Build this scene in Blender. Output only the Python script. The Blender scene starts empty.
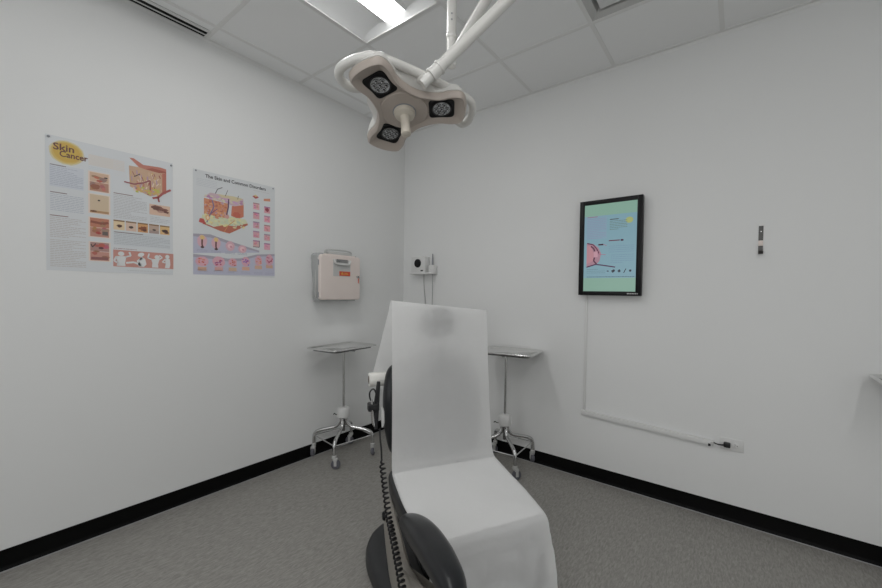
import bpy, bmesh, math, random
from mathutils import Vector, Matrix, noise
from math import sin, cos, pi, radians
random.seed(7)
SC = bpy.context.scene
COL = SC.collection
H = 2.873            # ceiling height
LENS = 12.5
FILL = 12  # energy of the added fill lights
RX, RY = 4.7, -4.6   # far sides of the room

# ------------------------------------------------------------------ materials
def lin(c):
    return tuple(((v/255)/12.92 if v/255 <= .04045 else ((v/255+.055)/1.055)**2.4) for v in c)

def mat(name, col, rough=.5, metal=0, coat=0, spec=.5, bump=None, noise_col=None, trans=0, alpha=1, ior=1.45):
    m = bpy.data.materials.new(name); m.use_nodes = True
    nt = m.node_tree; b = nt.nodes['Principled BSDF']
    b.inputs['Base Color'].default_value = (*col, 1)
    b.inputs['Roughness'].default_value = rough
    b.inputs['Metallic'].default_value = metal
    b.inputs['Coat Weight'].default_value = coat
    b.inputs['Specular IOR Level'].default_value = spec
    b.inputs['Transmission Weight'].default_value = trans
    b.inputs['IOR'].default_value = ior
    tc = nt.nodes.new('ShaderNodeTexCoord')
    if bump:
        sc, st, dist = bump
        n = nt.nodes.new('ShaderNodeTexNoise'); n.inputs['Scale'].default_value = sc; n.inputs['Detail'].default_value = 3
        nt.links.new(tc.outputs['Object'], n.inputs['Vector'])
        bp = nt.nodes.new('ShaderNodeBump'); bp.inputs['Strength'].default_value = st; bp.inputs['Distance'].default_value = dist
        nt.links.new(n.outputs['Fac'], bp.inputs['Height']); nt.links.new(bp.outputs[0], b.inputs['Normal'])
    if noise_col:
        sc, c2 = noise_col
        n = nt.nodes.new('ShaderNodeTexNoise'); n.inputs['Scale'].default_value = sc; n.inputs['Detail'].default_value = 4
        nt.links.new(tc.outputs['Object'], n.inputs['Vector'])
        mx = nt.nodes.new('ShaderNodeMix'); mx.data_type = 'RGBA'
        mx.inputs['A'].default_value = (*col, 1); mx.inputs['B'].default_value = (*c2, 1)
        nt.links.new(n.outputs['Fac'], mx.inputs['Factor']); nt.links.new(mx.outputs['Result'], b.inputs['Base Color'])
    return m

def emat(name, col, s):
    m = bpy.data.materials.new(name); m.use_nodes = True
    nt = m.node_tree; nt.nodes.clear()
    e = nt.nodes.new('ShaderNodeEmission'); e.inputs[0].default_value = (*col, 1); e.inputs[1].default_value = s
    o = nt.nodes.new('ShaderNodeOutputMaterial'); nt.links.new(e.outputs[0], o.inputs[0]); return m

M = {}
M['wall'] = mat('wall_paint', (.80, .805, .80), .6, bump=(180, .08, .002), noise_col=(1.3, (.785, .79, .785)))
M['tile'] = mat('ceiling_tile', (.90, .905, .905), .9, bump=(420, .25, .002))
M['tee'] = mat('ceiling_tee', (.80, .80, .79), .5)
M['void'] = mat('slot_void', (.006, .006, .006), .9)
M['base'] = mat('cove_base', (.003, .003, .003), .5, spec=.12, bump=(30, .2, .002))
M['toe'] = mat('cove_toe', (.42, .42, .43), .3)
M['white'] = mat('white_plastic', (.72, .72, .71), .35)
M['enamel'] = mat('white_enamel', (.74, .73, .70), .28, coat=.3)
M['beige'] = mat('beige_plastic', (.48, .42, .375), .38)
M['cap'] = mat('cream_plastic', (.62, .57, .49), .35)
M['pink'] = mat('pale_pink_plastic', (.79, .70, .655), .4)
M['clear'] = mat('grey_translucent_plastic', (.42, .43, .43), .2, coat=.4)
M['red'] = mat('red_label', (.62, .09, .04), .4)
M['gold'] = mat('yellow_print', (.75, .35, .08), .4)
M['black'] = mat('black_plastic', (.012, .012, .013), .4)
M['blackg'] = mat('black_gloss', (.008, .008, .009), .36, spec=.25)
M['vinyl'] = mat('black_vinyl', (.010, .011, .013), .32, bump=(260, .12, .001))
M['darkgrey'] = mat('charcoal_plastic', (.030, .031, .033), .42)
M['skirt'] = mat('warm_grey_plastic', (.30, .28, .25), .45)
M['chrome'] = mat('chrome', (.62, .62, .62), .17, metal=1)
M['steel'] = mat('stainless_steel', (.74, .74, .73), .19, metal=1, bump=(60, .03, .001))
M['dsteel'] = mat('dark_steel', (.30, .30, .30), .22, metal=1)
M['grey'] = mat('grey_plastic', (.28, .29, .31), .45)
M['lgrey'] = mat('light_grey_plastic', (.55, .55, .54), .4)
M['tyre'] = mat('grey_rubber', (.13, .13, .15), .6)
M['reflector'] = mat('white_reflector', (.80, .81, .81), .5)
M['lens'] = emat('light_lens', (1, .995, .985), LENS)
M['roll'] = mat('paper_roll', (.78, .77, .73), .8, bump=(90, .2, .001))
M['core'] = mat('cardboard_core', (.16, .13, .11), .8)
M['led'] = mat('led_reflector', (.42, .43, .44), .16, metal=1)
M['hook'] = mat('hook_steel', (.085, .083, .08), .35, metal=.6)
M['cord'] = mat('grey_cord', (.28, .28, .28), .5)

def floor_mat():
    m = bpy.data.materials.new('woven_floor'); m.use_nodes = True
    nt = m.node_tree; b = nt.nodes['Principled BSDF']; N = nt.nodes.new; Lk = nt.links.new
    tc = N('ShaderNodeTexCoord')
    mp = N('ShaderNodeMapping'); mp.inputs['Scale'].default_value = (125, 30, 1); mp.inputs['Rotation'].default_value = (0, 0, radians(6))
    Lk(tc.outputs['Object'], mp.inputs[0])
    w = N('ShaderNodeTexNoise'); w.inputs['Scale'].default_value = 1.0; w.inputs['Detail'].default_value = 3; w.inputs['Distortion'].default_value = .8
    Lk(mp.outputs[0], w.inputs['Vector'])
    n2 = N('ShaderNodeTexNoise'); n2.inputs['Scale'].default_value = 330; Lk(tc.outputs['Object'], n2.inputs['Vector'])
    mx = N('ShaderNodeMath'); mx.operation = 'MULTIPLY_ADD'; mx.inputs[1].default_value = .5
    Lk(n2.outputs['Fac'], mx.inputs[0]); Lk(w.outputs['Fac'], mx.inputs[2])
    cr = N('ShaderNodeValToRGB')
    cr.color_ramp.elements[0].position = .50; cr.color_ramp.elements[0].color = (.215, .207, .190, 1)
    cr.color_ramp.elements[1].position = 1.0; cr.color_ramp.elements[1].color = (.37, .358, .335, 1)
    Lk(mx.outputs[0], cr.inputs[0]); Lk(cr.outputs[0], b.inputs['Base Color'])
    bp = N('ShaderNodeBump'); bp.inputs['Strength'].default_value = .8; bp.inputs['Distance'].default_value = .0015
    Lk(mx.outputs[0], bp.inputs['Height']); Lk(bp.outputs[0], b.inputs['Normal'])
    b.inputs['Roughness'].default_value = .48; b.inputs['Specular IOR Level'].default_value = .4
    return m
M['floor'] = floor_mat()

def paper_mat():
    m = bpy.data.materials.new('table_paper'); m.use_nodes = True
    nt = m.node_tree; nt.nodes.clear(); N = nt.nodes.new; Lk = nt.links.new
    d = N('ShaderNodeBsdfDiffuse'); t = N('ShaderNodeBsdfTranslucent'); tr = N('ShaderNodeBsdfTransparent')
    d.inputs[0].default_value = (.95, .95, .947, 1); t.inputs[0].default_value = (.95, .95, .947, 1)
    a = N('ShaderNodeMixShader'); a.inputs[0].default_value = .44
    c = N('ShaderNodeMixShader'); c.inputs[0].default_value = .11
    Lk(d.outputs[0], a.inputs[1]); Lk(t.outputs[0], a.inputs[2]); Lk(a.outputs[0], c.inputs[1]); Lk(tr.outputs[0], c.inputs[2])
    o = N('ShaderNodeOutputMaterial'); Lk(c.outputs[0], o.inputs[0])
    tc = N('ShaderNodeTexCoord')
    n = N('ShaderNodeTexNoise'); n.inputs['Scale'].default_value = 75; n.inputs['Detail'].default_value = 5; Lk(tc.outputs['Object'], n.inputs['Vector'])
    bp = N('ShaderNodeBump'); bp.inputs['Strength'].default_value = .6; bp.inputs['Distance'].default_value = .0035
    Lk(n.outputs['Fac'], bp.inputs['Height'])
    Lk(bp.outputs[0], d.inputs['Normal'])
    return m
M['paper'] = paper_mat()
M['under'] = mat('brightening_underlay', (.74, .74, .735), .8)

def print_mat(name, emit=0, rough=.3):
    m = bpy.data.materials.new(name); m.use_nodes = True
    nt = m.node_tree; b = nt.nodes['Principled BSDF']
    a = nt.nodes.new('ShaderNodeAttribute'); a.attribute_name = 'ink'
    nt.links.new(a.outputs['Color'], b.inputs['Base Color'])
    b.inputs['Roughness'].default_value = rough
    if emit:
        nt.links.new(a.outputs['Color'], b.inputs['Emission Color']); b.inputs['Emission Strength'].default_value = emit
        h = nt.nodes.new('ShaderNodeHueSaturation'); h.inputs['Value'].default_value = .06
        nt.links.new(a.outputs['Color'], h.inputs['Color']); nt.links.new(h.outputs[0], b.inputs['Base Color'])
    return m
M['print'] = print_mat('poster_print')
M['screen'] = print_mat('lit_screen', .52, .25)

# ------------------------------------------------------------------ mesh helpers
class MB:
    def __init__(s): s.bm = bmesh.new()
    def box(s, lo, hi, bev=0, seg=2, mtx=None):
        r = bmesh.ops.create_cube(s.bm, size=1)
        vs = r['verts']
        c = (Vector(lo)+Vector(hi))/2; d = Vector(hi)-Vector(lo)
        for v in vs: v.co = Vector((v.co.x*d.x, v.co.y*d.y, v.co.z*d.z))+c
        if bev:
            es = list({e for v in vs for e in v.link_edges})
            g = bmesh.ops.bevel(s.bm, geom=es, offset=bev, segments=seg, profile=.5, affect='EDGES')
            vs = list({v for f in g['faces'] for v in f.verts} | {v for v in vs if v.is_valid})
        if mtx:
            for v in vs: v.co = mtx @ v.co
        return s
    def tube(s, path, r, n=10, closed=False, cap=True):
        P = [Vector(p) for p in path]; K = len(P)
        rr = r if isinstance(r, (list, tuple)) else [r]*K
        T = []
        for i in range(K):
            if closed: t = P[(i+1) % K]-P[i-1]
            else: t = P[min(i+1, K-1)]-P[max(i-1, 0)]
            T.append(t.normalized() if t.length > 1e-9 else Vector((0, 0, 1)))
        a = Vector((0, 0, 1)) if abs(T[0].z) < .9 else Vector((1, 0, 0))
        nrm = (a - T[0]*a.dot(T[0])).normalized()
        rings = []
        for i in range(K):
            nrm = (nrm - T[i]*nrm.dot(T[i])).normalized(); b = T[i].cross(nrm)
            rings.append([s.bm.verts.new(P[i]+(nrm*cos(2*pi*k/n)+b*sin(2*pi*k/n))*rr[i]) for k in range(n)])
        for i in range(K if closed else K-1):
            A, B = rings[i], rings[(i+1) % K]
            for k in range(n): s.bm.faces.new((A[k], A[(k+1) % n], B[(k+1) % n], B[k]))
        if cap and not closed:
            s.bm.faces.new(list(reversed(rings[0]))); s.bm.faces.new(rings[-1])
        return s
    def loft(s, loops, cap0=True, cap1=True):
        rs = [[s.bm.verts.new(Vector(p)) for p in L] for L in loops]; n = len(rs[0])
        for A, B in zip(rs, rs[1:]):
            for k in range(n): s.bm.faces.new((A[k], A[(k+1) % n], B[(k+1) % n], B[k]))
        def cap(R, rev):
            c = Vector((0, 0, 0))
            for v in R: c += v.co
            c = s.bm.verts.new(c/len(R))
            for k in range(n):
                f = (R[k], R[(k+1) % n], c); s.bm.faces.new(f[::-1] if not rev else f)
        if cap0: cap(rs[0], False)
        if cap1: cap(rs[-1], True)
        return s
    def lathe(s, prof, c=(0, 0, 0), axis=(0, 0, 1), n=20):
        ax = Vector(axis).normalized(); a = Vector((1, 0, 0)) if abs(ax.x) < .9 else Vector((0, 1, 0))
        u = (a-ax*a.dot(ax)).normalized(); w = ax.cross(u); c = Vector(c)
        loops = [[c+ax*h+(u*cos(2*pi*k/n)+w*sin(2*pi*k/n))*max(r, 1e-4) for k in range(n)] for r, h in prof]
        return s.loft(loops)
    def quad(s, pts):
        s.bm.faces.new([s.bm.verts.new(Vector(p)) for p in pts]); return s
    def build(s, name, m, parent=None, smooth=True, ang=40, fix=True):
        if fix: bmesh.ops.recalc_face_normals(s.bm, faces=s.bm.faces[:])
        me = bpy.data.meshes.new(name); s.bm.to_mesh(me); s.bm.free()
        me.materials.append(m)
        if smooth:
            for p in me.polygons: p.use_smooth = True
            try: me.set_sharp_from_angle(angle=radians(ang))
            except Exception: pass
        o = bpy.data.objects.new(name, me); COL.objects.link(o)
        if parent: o.parent = parent
        return o

def thing(name, label, cat, loc=(0, 0, 0), rotz=0, group=None):
    o = bpy.data.objects.new(name, None); COL.objects.link(o); o.empty_display_size = .1
    o.location = loc; o.rotation_euler = (0, 0, rotz); o['label'] = label; o['category'] = cat
    if group: o['group'] = group
    return o
def tag(o, label, cat, group=None):
    o['label'] = label; o['category'] = cat
    if group: o['group'] = group
    return o
def struct(o): o['kind'] = 'structure'; return o

def spline(ctrl, n=8, closed=True):
    P = [Vector(p) if len(p) == 3 else Vector((p[0], p[1], 0)) for p in ctrl]; K = len(P); out = []
    rng = range(K) if closed else range(K-1)
    for i in rng:
        if closed: a, b, c, d = P[i-1], P[i], P[(i+1) % K], P[(i+2) % K]
        else: a, b, c, d = P[max(i-1, 0)], P[i], P[i+1], P[min(i+2, K-1)]
        for j in range(n):
            t = j/n
            out.append(.5*((2*b)+(c-a)*t+(2*a-5*b+4*c-d)*t*t+(3*b-a-3*c+d)*t**3))
    if not closed: out.append(P[-1])
    return out
def rrect(w, d, r, n=6):
    out = []
    for cx, cy, a0 in ((w/2-r, d/2-r, 0), (-w/2+r, d/2-r, 90), (-w/2+r, -d/2+r, 180), (w/2-r, -d/2+r, 270)):
        for k in range(n+1):
            a = radians(a0+90*k/n); out.append(Vector((cx+r*cos(a), cy+r*sin(a), 0)))
    return out
def inset(loop, d):
    n = len(loop); out = []
    area = sum(loop[i].x*loop[(i+1) % n].y-loop[(i+1) % n].x*loop[i].y for i in range(n))
    sg = 1 if area > 0 else -1
    for i in range(n):
        t = (loop[(i+1) % n]-loop[i-1]); t = t.normalized() if t.length else Vector((1, 0, 0))
        out.append(loop[i]+Vector((-t.y, t.x, 0))*d*sg)
    return out
def cushion(mb, outline, th, r, f, dome=0.0, seg=5):
    """rounded pad: outline in (a,b), thickness th along +h, edge radius r, mapped by f(a,b,h)"""
    loops = []
    for k in range(seg+1):
        a = pi/2*k/seg
        loops.append((inset(outline, r*(1-sin(a))), r*(1-cos(a))))
    lo2 = []
    for k in range(seg+1):
        a = pi/2*k/seg
        lo2.append((inset(outline, r*(1-cos(a))), th-r*(1-sin(a))))
    L = loops+lo2
    if dome:
        last = L[-1]; c = sum((p for p in last[0]), Vector())/len(last[0])
        for q in (.8, .55, .25):
            L.append(([c+(p-c)*q for p in last[0]], last[1]+dome*(1-q*q)))
    mb.loft([[f(p.x, p.y, h) for p in lp] for lp, h in L])
    return mb

# ------------------------------------------------------------------ flat printed art
class Art:
    def __init__(s): s.p = []
    def poly(s, pts, col, lay=1): s.p.append((pts, col, lay))
    def rect(s, a0, b0, a1, b1, col, lay=1): s.poly([(a0, b0), (a1, b0), (a1, b1), (a0, b1)], col, lay)
    def ell(s, ca, cb, ra, rb, col, lay=1, n=20, wob=0, rot=0):
        pts = []
        for k in range(n):
            t = 2*pi*k/n; q = 1+wob*random.uniform(-1, 1)
            x, y = ra*cos(t)*q, rb*sin(t)*q
            pts.append((ca+x*cos(rot)-y*sin(rot), cb+x*sin(rot)+y*cos(rot)))
        s.poly(pts, col, lay)
    def line(s, pts, w, col, lay=1):
        for (a, b), (c, d) in zip(pts, pts[1:]):
            L = math.hypot(c-a, d-b) or 1; nx, ny = -(d-b)/L*w/2, (c-a)/L*w/2
            s.poly([(a-nx, b-ny), (c-nx, d-ny), (c+nx, d+ny), (a+nx, b+ny)], col, lay)
    def lines(s, a0, b0, a1, b1, col=(182, 184, 188), step=.0085, th=.0030, lay=1, head=None):
        y = b1-step*.6
        if head:
            s.rect(a0, y-th*1.3, a0+(a1-a0)*random.uniform(.4, .6), y, head, lay); y -= step*1.2
        while y-th > b0:
            x = a0; end = a1 if random.random() > .2 else a0+(a1-a0)*random.uniform(.5, .9)
            while x < end:
                w = random.uniform(.006, .02); s.rect(x, y-th, min(x+w, end), y, col, lay); x += w+.002
            y -= step
    def text(s, txt, size, a, b, col, lay=3, width=None, shear=0):
        cu = bpy.data.curves.new('t', 'FONT'); cu.body = txt; cu.size = size; cu.offset = size*.022; cu.resolution_u = 3
        ob = bpy.data.objects.new('t', cu); COL.objects.link(ob)
        bpy.context.view_layer.update()
        me = bpy.data.meshes.new_from_object(ob.evaluated_get(bpy.context.evaluated_depsgraph_get()))
        xs = [v.co.x for v in me.vertices]; x0, x1 = min(xs), max(xs); k = (width/(x1-x0)) if width else 1
        for f in me.polygons:
            s.poly([(a+(me.vertices[i].co.x-x0)*k, b+me.vertices[i].co.y) for i in f.vertices], col, lay)
        bpy.data.objects.remove(ob); bpy.data.curves.remove(cu); bpy.data.meshes.remove(me)
    def build(s, name, f, m, parent=None, step=.00025, tone=None):
        """f(a,b,h) maps to the world"""
        bm = bmesh.new(); cl = bm.loops.layers.float_color.new('ink')
        for pts, col, lay in s.p:
            if lay < 0: continue
            try: fc = bm.faces.new([bm.verts.new(Vector(f(a, b, lay*step))) for a, b in pts])
            except ValueError: continue
            c = tone(lin(col)) if tone else lin(col)
            for l in fc.loops: l[cl] = (*c, 1)
        me = bpy.data.meshes.new(name); bm.to_mesh(me); bm.free(); me.materials.append(m)
        o = bpy.data.objects.new(name, me); COL.objects.link(o)
        if parent: o.parent = parent
        return o

# ================================================================== THE ROOM
struct(MB().box((-.1, RY-.1, -.06), (RX+.1, .1, 0)).build('floor', M['floor'], smooth=False))
struct(MB().box((-.12, RY, 0), (0, .12, H+.25)).build('wall_left', M['wall'], smooth=False))
struct(MB().box((0, 0, 0), (RX, .12, H+.25)).build('wall_back', M['wall'], smooth=False))
struct(MB().box((RX, RY, 0), (RX+.12, .12, H+.25)).build('wall_right', M['wall'], smooth=False))
wf = MB()
for lo, hi in (((-.12, 0), (.45, H+.25)), ((2.15, 0), (2.55, H+.25)), ((4.25, 0), (RX+.12, H+.25)), ((.45, 0), (2.15, .85)), ((2.55, 0), (4.25, .85)), ((.45, 2.35), (2.15, H+.25)), ((2.55, 2.35), (4.25, H+.25))):
    wf.box((lo[0], RY-.12, lo[1]), (hi[0], RY, hi[1]))
struct(wf.build('wall_front', M['wall'], smooth=False))
T = .6096
gx = [0, .1705]; 
while gx[-1]+T < RX: gx.append(gx[-1]+T)
gx.append(RX)
gy = [0, -.502]
while gy[-1]-T > RY: gy.append(gy[-1]-T)
gy.append(RY)
# cells taken by fixtures: (ix, iy) -> column index between gx[ix],gx[ix+1]
TROF = [(2, 2), (6, 3), (6, 5), (4, 4)]      # first cell of a 2x4 light
PLAQ = [(4, 1)]
skip = set()
for ix, iy in TROF: skip |= {(ix, iy), (ix, iy+1)}
skip |= set(PLAQ)
cb = MB()
SLY = -1.733
for ix in range(len(gx)-1):
    for iy in range(len(gy)-1):
        if (ix, iy) in skip: continue
        x0, x1, y1, y0 = gx[ix], gx[ix+1], gy[iy], gy[iy+1]
        if ix == 0 and y1 < -1.70: continue
        cb.box((x0, y0, H), (x1, y1, H+.02))
# narrow border strip beside the slot diffuser
cb.box((.10, RY, H), (gx[1], gy[3], H+.02))
cb.box((-.12, RY-.12, H+.22), (RX+.12, .12, H+.25))
struct(cb.build('ceiling', M['tile'], smooth=False))
tb = MB(); w = .012
for x in gx[1:-1]: tb.box((x-w, RY, H-.003), (x+w, 0, H+.001))
for y in gy[1:-1]: 
    tb.box((.0 if y > SLY else .10, y-w, H-.0025), (RX, y+w, H+.0012))
struct(tb.build('trim_1', M['tee'], smooth=False))
wa = MB(); a = .02
wa.box((0, SLY+.01, H-.004), (a*.6, 0, H+.001)).box((0, -a, H-.0038), (RX, 0, H+.001)).box((0, 0-.002, H-.022), (RX, 0, H)).box((0, RY, H-.022), (.002, 0, H))
struct(wa.build('trim_2', M['tee'], smooth=False))

def base_left():
    prof = [(.0, .096), (.0035, .095), (.0035, .02), (.006, .010), (.014, .003), (.015, 0), (0, 0)]
    return prof
b = MB(); pr_ = base_left()
b.loft([[(x, y, z) for x, z in pr_] for y in (RY, -.003)]); struct(b.build('baseboard_left', M['base'], ang=60))
b = MB(); b.loft([[(x, -y, z) for y, z in pr_] for x in (.003, RX)]); struct(b.build('baseboard_back', M['base'], ang=60))
b = MB(); b.box((.0150, RY, 0), (.0195, -.017, .0035), .0012); struct(b.build('trim_3', M['toe'], smooth=False))
b = MB(); b.box((.017, -.0195, 0), (RX, -.0150, .0035), .0012); struct(b.build('trim_4', M['toe'], smooth=False))

# added unseen windows behind the camera, area lights outside even out the room light
def fill_window(name, x0, x1):
    fr = MB(); z0, z1 = .85, 2.35; y = RY
    for lo, hi in (((x0-.06, y-.02, z0-.06), (x0, y+.02, z1+.06)), ((x1, y-.02, z0-.06), (x1+.06, y+.02, z1+.06)), ((x0, y-.02, z1), (x1, y+.02, z1+.06)), ((x0, y-.02, z0-.06), (x1, y+.05, z0)), (((x0+x1)/2-.02, y-.02, z0), ((x0+x1)/2+.02, y+.02, z1))):
        fr.box(lo, hi, .004)
    struct(fr.build(name, M['white']))
    ld = bpy.data.lights.new('fill_light', 'AREA'); ld.shape = 'RECTANGLE'; ld.size = x1-x0; ld.size_y = z1-z0; ld.energy = FILL*(.8 if x0 < 1 else 1.1); ld.color = (.97, .99, 1)
    lo = bpy.data.objects.new('fill_light', ld); COL.objects.link(lo); lo.location = ((x0+x1)/2, y-.13, (z0+z1)/2)
    lo.rotation_euler = (radians(90), 0, 0)
fill_window('fill_window_1', .45, 2.15); fill_window('fill_window_2', 2.55, 4.25)
# ------------------------------------------------------------------ ceiling lights
def ceiling_light(x0, y1, label):
    """2x4 ft recessed light, near end at y1, running towards -y"""
    x1 = x0+T; y0 = y1-2*T; cx = (x0+x1)/2
    r = thing('ceiling_light', label, 'ceiling light', (cx, (y0+y1)/2, H), 0, 'recessed ceiling lights')
    hw, hl = T/2-.012, T-.012
    m = MB()
    lw = .078
    prof = [(lw+.002, .024), (lw+.02, .036), (lw+.07, .042), (hw-.06, .028), (hw-.015, .008), (hw, 0)]
    ends = (-(hl-.035), hl-.035)
    for s in (-1, 1):
        A = [m.bm.verts.new((s*a, ends[0], h)) for a, h in prof]; B = [m.bm.verts.new((s*a, ends[1], h)) for a, h in prof]
        for i in range(len(prof)-1): m.bm.faces.new((A[i], A[i+1], B[i+1], B[i]))
    # sloping end plates
    for s in (-1, 1):
        ye = s*(hl-.035); yo = s*hl
        full = [(-a, h) for a, h in reversed(prof)]+[(a, h) for a, h in prof]
        top = [m.bm.verts.new((a, ye, h)) for a, h in full]; lo = [m.bm.verts.new((a, yo, 0)) for a, h in full]
        for i in range(len(full)-1): m.bm.faces.new((top[i], top[i+1], lo[i+1], lo[i]))
        top2 = [m.bm.verts.new((a, ye, .075)) for a, h in full]
        for i in range(len(full)-1): m.bm.faces.new((top[i], top[i+1], top2[i+1], top2[i]))
    m.box((-hw, -hl, .075), (hw, hl, .080))
    m.build('reflector', M['reflector'], r, ang=25)
    m = MB()
    for s in (-1, 1):
        m.box((s*(hw+.004)-.009, -hl-.013, -.0045), (s*(hw+.004)+.009, hl+.013, .0012)); m.box((-hw-.013, s*(hl+.004)-.009, -.0044), (hw+.013, s*(hl+.004)+.009, .0012))
    m.build('frame', M['white'], r, smooth=False)
    m = MB(); L = hl-.088; n = 14
    loops = []
    for k in range(n+1):
        a = pi*k/n
        e = .045*sin(a)**.6 if 0 < k < n else 0
        yy = [-L-e, -L, -L+.03, L-.03, L, L+e]; hh = [.0, .7, 1, 1, .7, .0]
        loops.append([(-lw*cos(a), y, .027-.022*sin(a)*q) for y, q in zip(yy, hh)])
    g = [[m.bm.verts.new(p) for p in lp] for lp in loops]
    for A, B in zip(g, g[1:]):
        for q in range(5): m.bm.faces.new((A[q], A[q+1], B[q+1], B[q]))
    m.build('diffuser', M['lens'], r)
    return r
labs = ['recessed ceiling light with glowing diffuser above the surgical lamp']
for i, (ix, iy) in enumerate(TROF):
    lab = labs[0] if i == 0 else ['recessed ceiling light on the right side of the room',
          'recessed ceiling light at the far right behind the camera', 'recessed ceiling light overhead in the middle of the room'][i-1]
    ceiling_light(gx[ix], gy[iy], lab)

# ------------------------------------------------------------------ supply air plaque
ix, iy = PLAQ[0]; cx, cy = gx[ix]+T/2, gy[iy]-T/2
r = thing('air_diffuser', 'square white air diffuser plaque in the ceiling, cut by the top edge of the photo', 'air vent', (cx, cy, H))
m = MB(); h = T/2-.012
for k, (o1, z1, o2, z2) in enumerate(((h, 0, h-.035, .012), (h-.035, .012, h-.05, .07))):
    A = [m.bm.verts.new(p) for p in ((-o1, -o1, z1), (o1, -o1, z1), (o1, o1, z1), (-o1, o1, z1))]
    B = [m.bm.verts.new(p) for p in ((-o2, -o2, z2), (o2, -o2, z2), (o2, o2, z2), (-o2, o2, z2))]
    for i in range(4): m.bm.faces.new((A[i], A[(i+1) % 4], B[(i+1) % 4], B[i]))
m.box((-h, -h, .07), (h, h, .074)); m.build('frame', M['lgrey'], r, smooth=False)
MB().box((-h+.062, -h+.062, .004), (h-.062, h-.062, .010), .002).build('plaque', M['reflector'], r)

# ------------------------------------------------------------------ linear slot diffuser
r = thing('slot_diffuser', 'long white slot diffuser with two black slots along the left wall', 'air vent', (.05, (SLY-3.0)/2, H))
Lh = (3.0+SLY)/2; hy = (SLY+3.0)/2
m = MB(); yl = -hy; 
for a0, a1 in ((-.05, -.040), (-.015, -.008), (.026, .05)):
    m.box((a0, -hy, -.0055), (a1, hy, -.0015))
m.box((-.05, hy-.004, -.004), (.05, hy+.008, .003)); m.box((-.05, -hy-.008, -.004), (.05, -hy+.004, .003))
m.build('frame', M['white'], r, smooth=False)
MB().box((-.042, -hy, -.001), (-.013, hy, .03)).box((-.010, -hy, -.001), (.028, hy, .03)).build('slot', M['void'], r, smooth=False)
# rest of the border strip behind it
struct(MB().box((0, RY, H), (.1, -3.0, H+.02)).build('trim_6', M['tile'], smooth=False))

# ================================================================== POSTERS
def ink(c):
    g = (c[0]+c[1]+c[2])/3
    return tuple(min(.86, (v*.88+g*.12)*1.22*.86+.045) for v in c)

WHT = (205, 208, 211)
def skin(c, d=12): return tuple(max(0, min(255, v+random.randint(-d, d))) for v in c)
def poster_map(a, b, h): return (.0012+h, a, b)

A = Art()
y0, y1, z0, z1 = -2.399, -1.895, 1.396, 2.052
A.rect(y0, z0, y1, z1, WHT, 1)
A.rect(-2.25, 1.945, -2.11, 2.00, (208, 203, 198), 1.5)
for q, c in ((1.0, (206, 196, 160)), (.93, (208, 188, 120)), (.86, (206, 174, 70)), (.76, (204, 164, 30)), (.5, (206, 172, 26))):
    A.ell(-2.326, 1.981, .062*q, .060*q, c, 2+q*-2+2, wob=.03, n=28)
A.text('Skin', .046, -2.373, 1.987, (98, 38, 28), 6, width=.072)
A.text('Cancer', .040, -2.352, 1.958, (98, 38, 28), 6, width=.100)
A.rect(-2.386, 1.806, -2.268, 1.915, (196, 201, 210), 2); A.lines(-2.384, 1.808, -2.270, 1.918, (168, 174, 188), lay=3, head=(120, 110, 112))
A.lines(-2.384, 1.690, -2.268, 1.785, (172, 178, 190), lay=2, head=(120, 100, 98))
A.lines(-2.386, 1.560, -2.262, 1.672, (184, 178, 176), lay=2, head=(130, 96, 90))
A.lines(-2.386, 1.412, -2.262, 1.552, (186, 181, 177), lay=2)
A.lines(-2.25, 1.925, -2.17, 1.942, (196, 202, 208), lay=3)
# four specimen photographs
fr = [((205, 170, 140), 1.816, 1.911), ((204, 180, 148), 1.703, 1.797), ((186, 112, 78), 1.580, 1.676), ((170, 126, 118), 1.456, 1.550)]
for i, (c, a, b_) in enumerate(fr):
    A.rect(-2.252, a-.004, -2.168, b_+.004, (224, 205, 190), 2)
    if i in (0, 2, 3):
        mid = (a+b_)/2
        A.rect(-2.246, mid+.001, -2.174, b_, c, 3); A.rect(-2.246, a, -2.174, mid-.001, skin((188, 140, 112)), 3)
        for k in range(9):
            A.ell(random.uniform(-2.235, -2.187), random.uniform(a+.012, b_-.012), random.uniform(.008, .018), random.uniform(.005, .012), skin((168, 104, 82), 26), 4+k*.1, n=12, wob=.2)
        if i == 0:
            A.ell(-2.225, a+.022, .018, .014, (150, 82, 52), 6, wob=.1); A.ell(-2.185, b_-.02, .007, .004, (46, 30, 30), 6)
        if i == 2: A.line([(-2.244, b_-.02), (-2.20, b_-.026), (-2.176, b_-.018)], .012, (140, 62, 36), 6); A.ell(-2.215, a+.02, .010, .007, (170, 40, 28), 6, wob=.2); A.rect(-2.20, a+.01, -2.178, a+.03, (96, 84, 78), 6)
        if i == 3:
            A.line([(-2.243, b_-.01), (-2.238, b_-.026), (-2.225, b_-.006)], .004, (50, 40, 44), 6); A.ell(-2.205, b_-.028, .01, .006, (84, 30, 42), 6); A.rect(-2.243, a+.004, -2.178, a+.018, (138, 76, 74), 6)
    else:
        A.rect(-2.246, a, -2.174, b_, c, 3); A.ell(-2.212, b_-.028, .005, .004, (48, 26, 22), 5); A.rect(-2.246, a, -2.174, a+.012, (178, 134, 84), 4); A.ell(-2.232, a+.008, .012, .005, (124, 76, 36), 5)
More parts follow.
